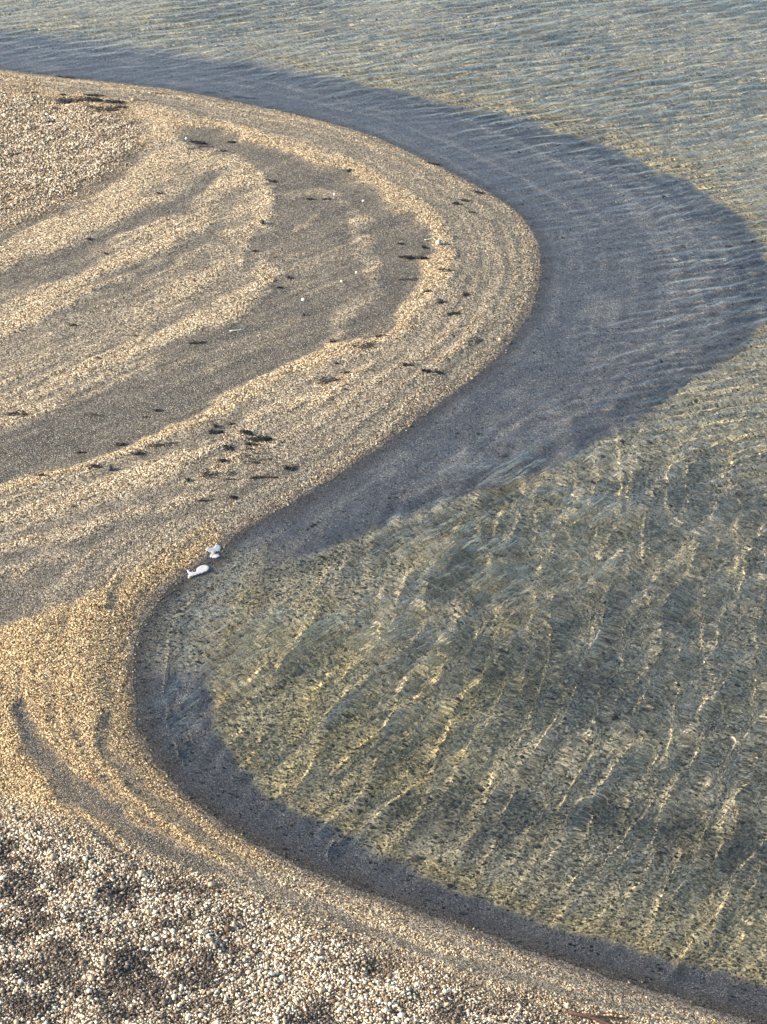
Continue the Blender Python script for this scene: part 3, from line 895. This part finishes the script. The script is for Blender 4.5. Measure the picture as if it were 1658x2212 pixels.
# --- seaweed: u, v, length, depth (units of the photograph), tilt, label
WRACK = [
    (200, 207, 30, 5, 0.0, 'short black seaweed strip, topmost of the wrack heap on the coarse upper shingle', None, 1.3),
    (199, 216, 34, 7, 0.1, 'thick black seaweed lump at the middle of the upper-left wrack heap', None, 1.6),
    (246, 221, 34, 6, -0.1, 'long tapering black seaweed at the right end of the upper-left wrack heap', None, 1.5),
    (258, 232, 22, 6, 0.1, 'loose brown seaweed tuft hanging below the right end of the upper-left wrack heap', M_WRACK2, 1.0),
    (150, 219, 48, 9, 0.1, 'broad brown mat of seaweed at the left of the upper-left wrack heap', M_WRACK2, 1.3),
    (219, 236, 60, 11, -0.1, 'wide ragged brown seaweed mat along the lower side of the upper-left wrack heap', M_WRACK2, 1.2),
    (137, 206, 12, 4, 0.2, 'small dark seaweed knot just above the broad brown mat at upper left', None, 1.3),
    (120, 235, 18, 6, -0.4, 'small dark seaweed tuft below the left end of the upper-left wrack heap', M_WRACK2, 1.0),
    (66, 201, 30, 5, -0.1, 'thin brown seaweed line on coarse shingle near the upper left edge', M_WRACK2, 0.8),
    (106, 264, 16, 5, 0.3, 'lone dark tuft of seaweed amid coarse upper-left pebbles', M_WRACK2, 1.1),
    (450, 203, 30, 4, -0.2, 'olive seaweed fringe at the far waterline, left of two', M_GREEN, 0.9),
    (528, 215, 52, 6, -0.25, 'long olive seaweed fringe at the far waterline, right of two', M_GREEN, 1.0),
    (140, 168, 44, 4, -0.12, 'brown seaweed line at the waterline near the upper left corner', M_WRACK2, 0.8),
    (426, 309, 32, 6, -0.05, 'black spindle-shaped seaweed on the small grey sand patch near the spit top', None, 1.5),
    (500, 308, 20, 4, 0.0, 'short black seaweed strip right of the small grey sand patch', None, 1.2),
    (483, 327, 14, 3, -0.1, 'tiny black seaweed scrap below the strip right of the grey patch', None, 1.0),
    (586, 391, 26, 5, -0.4, 'black seaweed strand slanting down beside the upper pale gravel bend', None, 1.0),
    (753, 370, 12, 5, 0.0, 'little black seaweed knot at the grey sand edge under the bright rim', None, 1.4),
    (669, 431, 16, 3, 0.1, 'short black strand, left of the pair on grey sand in mid spit', None, 1.2),
    (705, 431, 20, 3, -0.15, 'thin black strand, right of the pair on grey sand in mid spit', None, 1.0),
    (551, 543, 18, 4, -0.3, 'curved dark strand on the left side of the grey sand', None, 1.0),
    (625, 600, 14, 6, 0.2, 'small dark seaweed tuft left of the grey central hollow', M_WRACK2, 1.2),
    (604, 622, 16, 4, 0.0, 'dark scrap below left of the tuft by the central hollow', None, 1.0),
    (866, 527, 18, 3, -0.15, 'thin black strand left end of the row near the bright rim', None, 1.0),
    (916, 535, 12, 5, -0.2, 'black seaweed knob between the thin strand and the grey stone', None, 1.6),
    (882, 557, 24, 4.5, 0.05, 'black knobbly strip, left of two in line at the grey sand edge', None, 1.7),
    (909, 558, 22, 4.5, -0.1, 'black tapered strip, right of two in line at the grey sand edge', None, 1.7),
    (880, 605, 44, 6, 0.1, 'scattered brown seaweed line across the grey sand edge', M_WRACK2, 0.8),
    (960, 583, 44, 6, 0.0, 'faint brown seaweed scraps on pale gravel below the double strip', M_WRACK2, 0.7),
    (1006, 434, 26, 7, -0.2, 'ragged black seaweed clump, middle of three on the foreshore near the tip', None, 1.1),
    (985, 441, 14, 5, 0.0, 'compact black seaweed lump, lowest of three on the foreshore near the tip', None, 1.8),
    (1033, 416, 24, 6, 0.1, 'dark seaweed tuft, nearest the water of three near the tip', M_WRACK2, 1.1),
    (938, 355, 26, 5, -0.1, 'dark seaweed scraps on the upper foreshore close to the water', M_WRACK2, 0.9),
    (1020, 459, 16, 4, 0.1, 'small brown seaweed scrap below the three foreshore clumps', M_WRACK2, 0.9),
    (1008, 637, 24, 9, 0.5, 'hooked dark seaweed ring on the right foreshore', M_WRACK2, 1.0),
    (978, 678, 34, 7, 0.35, 'slanting dark seaweed trail on the right foreshore below the hooked ring', M_WRACK2, 1.1),
    (925, 629, 14, 6, 0.0, 'small brown tuft in the bright rim beside the grey sand', M_WRACK2, 1.1),
    (821, 727, 20, 4, -0.2, 'dark strand at the upper right end of the long mat', None, 1.1),
    (787, 749, 56, 11, 0.35, 'long loose mat of dark seaweed below the grey sand patch', M_WRACK2, 1.1),
    (718, 738, 10, 5, 0.0, 'tiny dark tuft on the pale ridge left of the long mat', None, 1.2),
    (748, 806, 22, 4, 0.0, 'narrow dark seaweed strip below the long mat', M_WRACK2, 1.0),
    (728, 786, 16, 4, 0.1, 'short brown strip between the long mat and the ragged clump', M_WRACK2, 0.9),
    (706, 822, 50, 11, 0.3, 'ragged dark seaweed clump with bright gravel gaps on the lower ridge', M_WRACK2, 1.2),
    (918, 802, 24, 5, 0.0, 'black seaweed lump, left of the pair low on the foreshore', None, 1.3),
    (948, 805, 24, 4, -0.05, 'thin black strip, right of the pair low on the foreshore', None, 1.1),
    (878, 789, 34, 6, 0.25, 'brown seaweed trail left of the low foreshore pair', M_WRACK2, 0.8),
    (1030, 735, 40, 6, 0.3, 'faint brown trail on the foreshore nearest the inner water', M_WRACK2, 0.6),
    (33, 894, 52, 6, 0.12, 'long black seaweed line at the left edge under the pale band', None, 1.1),
    (200, 897, 42, 3, -0.05, 'very thin dark seaweed line on the left grey band', M_WRACK2, 0.7),
    (340, 888, 18, 4, -0.1, 'short black crescent on the grey band', None, 1.3),
    (315, 901, 16, 2.5, 0.0, 'faint brown strand below the short black crescent', M_WRACK2, 0.8),
    (260, 962, 24, 5, 0.0, 'black seaweed tuft just above the pale ridge at left', None, 1.3),
    (173, 978, 22, 3, 0.05, 'thin dark strand on grey sand above the left pale ridge', M_WRACK2, 0.8),
    (200, 1007, 36, 5, 0.1, 'dark seaweed trail on the crest of the left pale ridge', M_WRACK2, 1.1),
    (90, 1027, 22, 4, 0.0, 'grey-brown seaweed strip at the foot of the left pale ridge', M_WRACK2, 1.0),
    (300, 980, 36, 7, 0.2, 'brown loose seaweed mat below the left pale ridge', M_WRACK2, 0.9),
    (345, 963, 60, 5, 0.2, 'long faint brown seaweed line following the pale ridge', M_WRACK2, 0.7),
    (466, 935, 30, 6, 0.05, 'thick black seaweed bar, leftmost of the big black clumps', None, 1.9),
    (465, 922, 9, 6, 0.5, 'small black knob above the thick black bar', None, 1.7),
    (501, 917, 18, 4, -0.1, 'bowed black strand above the big black clumps', None, 1.2),
    (530, 934, 26, 6, -0.28, 'black bar slanting down to the right between the big clumps', None, 1.9),
    (565, 950, 36, 9, 0.0, 'largest black seaweed heap, rightmost of the big clumps', None, 2.2),
    (543, 961, 34, 4, -0.15, 'thin black strand under the largest black heap', None, 1.1),
    (493, 969, 20, 8, -0.2, 'black two-lobed lump below the slanting bar', None, 1.7),
    (480, 996, 16, 6, -0.1, 'black lump on bright gravel below the two-lobed lump', None, 1.7),
    (560, 990, 80, 22, 0.1, 'wide scatter of brown seaweed scraps below the largest black heap', M_WRACK2, 0.8),
    (460, 1025, 90, 18, 0.15, 'wide thin scatter of brown seaweed scraps on the lower beach', M_WRACK2, 0.7),
    (624, 1012, 30, 10, 0.2, 'speckled dark seaweed patch right of the scattered scraps', None, 0.9),
    (405, 1038, 9, 7, 0.6, 'small black tuft at the left of the scattered scraps', None, 1.4),
    (503, 1075, 18, 4, 0.0, 'black seaweed strip just above the foam, right of a stick', None, 1.3),
    (430, 741, 30, 4, 0.15, 'dark seaweed strip at the end of the pale band in mid left', None, 1.2),
    (157, 703, 20, 4, -0.3, 'small dark strand on the left grey streak', M_WRACK2, 0.9),
    (230, 549, 10, 4, 0.0, 'tiny dark scrap between the upper left grey streaks', None, 1.2),
    (344, 418, 14, 4, -0.3, 'small dark scrap on the upper yellow band', None, 1.1),
    (193, 517, 14, 5, 0.1, 'dark smudge of seaweed on the upper grey streak', M_WRACK2, 0.9),
    (700, 365, 0.1, 0.1, 0, '', None, 0),
]
for i, (u, v, L, W, tl, lab, mt, dn) in enumerate(WRACK):
    if lab:
        wrack(u, v, L * (1.3 if i < 6 else 1.0), W * (1.25 if i < 6 else 1.0), tl, lab, mt, dn, 0.014 + 0.012 * min(dn, 1.6), seed=100 + i)

# --- sticks and straws
stick(335, 202, 368, 205, 0.012, 'dark forked stick on the far foreshore below the waterline')
stick(428, 316, 462, 317, 0.009, 'thin dark stick under the black spindle of seaweed')
stick(540, 1033, 602, 1033, 0.012, 'long straight dark stick on the lower beach above the inner waterline')
stick(428, 1082, 466, 1077, 0.008, 'thin grey-brown stick just above the foam patches', mat=M_WRACK2)
stick(450, 500, 484, 513, 0.007, 'slender curved twig in the upper left gravel')
stick(262, 722, 302, 726, 0.006, 'fine bent twig on the mid-left gravel band')
stick(497, 716, 530, 711, 0.009, 'bleached straw lying on grey sand in the left middle', 'straw', 'straw', M_STRAW, group='bleached straws on the beach')
stick(918, 519, 942, 512, 0.008, 'bleached straw at the bright rim near the grey stone', 'straw', 'straw', M_STRAW, group='bleached straws on the beach')
stick(1395, 2190, 1408, 2212, 0.006, 'thin brown twig on shingle right of the forked branch', mat=M_BARK)

# --- stones and pale pebbles
stone(948, 527, 13, 12, 'grey stone with a dark foot casting a shadow across the bright rim', M_GSTONE)
stone(949, 653, 17, 10, 'smooth black stone on the right foreshore')
stone(566, 482, 11, 9, 'small black stone on the upper pale gravel bend')
stone(238, 1015, 12, 13, 'black rounded stone below the left pale ridge')
stone(1104, 742, 8, 8, 'small black stone at the inner edge of the waterline')
stone(656, 681, 9, 7, 'small dark stone near the pale shell on grey sand')
for u, v, w, lab in ((655, 649, 7, 'largest white pebble, on grey sand above a small dark stone'), (770, 590, 5, 'small white pebble in mid grey patch beside the squiggle of gravel'),
                     (785, 435, 5, 'white pebble on grey sand close to the bright rim'), (723, 421, 5, 'white pebble right of the pair of black strands'),
                     (738, 609, 5, 'small white pebble on grey sand, left below the squiggle'), (403, 301, 5, 'white pebble on the small grey patch near the spit top')):
    stone(u, v, w, w, lab, M_WHITE, name='white_pebble', cat='pebble', group='white pebbles on the grey sand')


# --- sea foam: two flat white patches at the inner waterline
def foam_material():
    t = NT('sea_foam')
    geo = t.n('ShaderNodeNewGeometry')
    vo = t.n('ShaderNodeTexVoronoi'); vo.inputs['Scale'].default_value = 130
    t.l(geo.outputs['Position'], vo.inputs['Vector'])
    nz = t.n('ShaderNodeTexNoise'); nz.inputs['Scale'].default_value = 22; nz.inputs['Detail'].default_value = 4
    t.l(geo.outputs['Position'], nz.inputs['Vector'])
    c = t.mixc(nz.outputs[0], (0.36, 0.34, 0.325), (0.62, 0.59, 0.565))
    p = t.n('ShaderNodeBsdfPrincipled'); p.inputs['Roughness'].default_value = 0.7
    p.inputs['Subsurface Weight'].default_value = 0.0
    t.l(c, p.inputs['Base Color'])
    b = t.n('ShaderNodeBump'); b.inputs['Strength'].default_value = 0.5; b.inputs['Distance'].default_value = 0.006
    t.l(vo.outputs['Distance'], b.inputs['Height']); t.l(b.outputs[0], p.inputs['Normal'])
    return t.finish(p.outputs[0])


M_FOAM = foam_material()


def foam(outline, label):
    P = [(324 + 0.2345 * a, 1037 + 0.2345 * b) for a, b in outline]
    P = catmull(P + [P[0]], 3)[:-1]
    gx, gy = to_ground([p[0] for p in P], [p[1] for p in P], 0.01)
    poly = list(zip(gx.tolist(), gy.tolist()))
    x0, x1 = min(gx), max(gx); y0, y1 = min(gy), max(gy)
    cx, cy = (x0 + x1) / 2, (y0 + y1) / 2
    st = 0.006
    xs = np.arange(x0 - st, x1 + 2 * st, st); ys = np.arange(y0 - st, y1 + 2 * st, st * 1.6)
    xx, yy = np.meshgrid(xs, ys)
    d, _ = seg_dist(xx, yy, poly + [poly[0]])
    ins = inside(xx, yy, poly)
    s_ = np.where(ins, d, -d)
    base = np.maximum(sample(Z, xx.ravel(), yy.ravel()).reshape(xx.shape), 0.0)
    h = 0.006 * np.sqrt(np.clip(s_ / 0.02, 0, 1)) * (0.6 + 0.9 * fbm(xx, yy, 4, 26))
    zt = base + 0.004 + h
    bm = bmesh.new()
    ny, nx = xx.shape
    top = {}; bot = {}
    cell = (ins[:-1, :-1].astype(int) + ins[1:, :-1] + ins[:-1, 1:] + ins[1:, 1:]) >= 3
    for j in range(ny - 1):
        for i in range(nx - 1):
            if cell[j, i]:
                for q in ((j, i), (j, i + 1), (j + 1, i + 1), (j + 1, i)):
                    if q not in top:
                        top[q] = bm.verts.new((xx[q] - cx, yy[q] - cy, zt[q]))
                        bot[q] = bm.verts.new((xx[q] - cx, yy[q] - cy, base[q] - 0.004))
                bm.faces.new([top[q] for q in ((j, i), (j, i + 1), (j + 1, i + 1), (j + 1, i))])
                bm.faces.new([bot[q] for q in ((j + 1, i), (j + 1, i + 1), (j, i + 1), (j, i))])
                for dj, di, a, b2 in ((-1, 0, (j, i), (j, i + 1)), (1, 0, (j + 1, i + 1), (j + 1, i)), (0, -1, (j + 1, i), (j, i)), (0, 1, (j, i + 1), (j + 1, i + 1))):
                    jj, ii = j + dj, i + di
                    if not (0 <= jj < ny - 1 and 0 <= ii < nx - 1 and cell[jj, ii]):
                        for q in (a, b2):
                            if q not in top:
                                top[q] = bm.verts.new((xx[q] - cx, yy[q] - cy, zt[q])); bot[q] = bm.verts.new((xx[q] - cx, yy[q] - cy, base[q] - 0.004))
                        bm.faces.new((top[b2], top[a], bot[a], bot[b2]))
    o = obj('foam_patch', bm, M_FOAM, None, (cx, cy, 0.0))
    return tag(o, label, 'foam', 'patches of sea foam at the inner waterline')


foam([(510, 650), (545, 637), (590, 630), (605, 606), (640, 602), (656, 620), (648, 646), (608, 660), (604, 678), (632, 680), (648, 694), (612, 712), (560, 708), (556, 690), (572, 670), (530, 665)],
     'upper white foam patch of stacked lobes where sand meets the inner water')
foam([(338, 828), (360, 830), (378, 843), (432, 838), (425, 820), (460, 790), (500, 777), (536, 785), (548, 806), (528, 832), (480, 852), (430, 868), (368, 888), (348, 880), (362, 862), (350, 850)],
     'lower white foam patch shaped like a fish with a forked tail')

# --- forked branch at the bottom edge
def branch():
    def g(u, v, dz):
        x, y = to_ground(u, v, ground_z(*[float(q) for q in to_ground(u, v, 0.2)]) + dz)
        return Vector((float(x), float(y), ground_z(float(x), float(y)) + dz))
    base = g(1231, 2186, 0.0)
    root = bpy.data.objects.new('branch', None)
    COL.objects.link(root)
    root.location = base
    tag(root, 'forked reddish-brown dead branch on coarse shingle at the bottom edge', 'branch')

    def limb(name, pts, r0, r1, mat=M_BARK):
        n = len(pts)
        P = [g(u, v, dz) - base for u, v, dz in pts]
        P = [Vector(q) for q in catmull([tuple(p) for p in P], 3)]
        m = len(P)
        rg = random.Random(len(pts))
        bm = bmesh.new()
        tube(bm, P, [(r0 + (r1 - r0) * i / (m - 1)) * rg.uniform(0.9, 1.12) for i in range(m)], 8)
        return obj(name, bm, mat, root)
    limb('stem', [(1231, 2186, 0.03), (1245, 2190, 0.035), (1258, 2193, 0.035), (1271, 2195, 0.035), (1281, 2199, 0.03), (1293, 2203, 0.03), (1315, 2212, 0.025), (1345, 2226, 0.02)], 0.019, 0.013)
    limb('side_branch', [(1258, 2193, 0.035), (1270, 2191, 0.05), (1280, 2194, 0.05), (1308, 2196, 0.045), (1335, 2198, 0.035), (1358, 2199, 0.03)], 0.012, 0.007)
    limb('twig', [(1281, 2195, 0.04), (1288, 2194, 0.05), (1305, 2190, 0.07), (1324, 2189, 0.07), (1347, 2193, 0.05), (1366, 2200, 0.015)], 0.006, 0.0035)
    limb('twig', [(1306, 2197, 0.04), (1324, 2200, 0.035), (1345, 2206, 0.03), (1368, 2213, 0.015)], 0.006, 0.0035)
    limb('twig', [(1250, 2191, 0.03), (1246, 2197, 0.025), (1243, 2203, 0.015)], 0.006, 0.004)


branch()
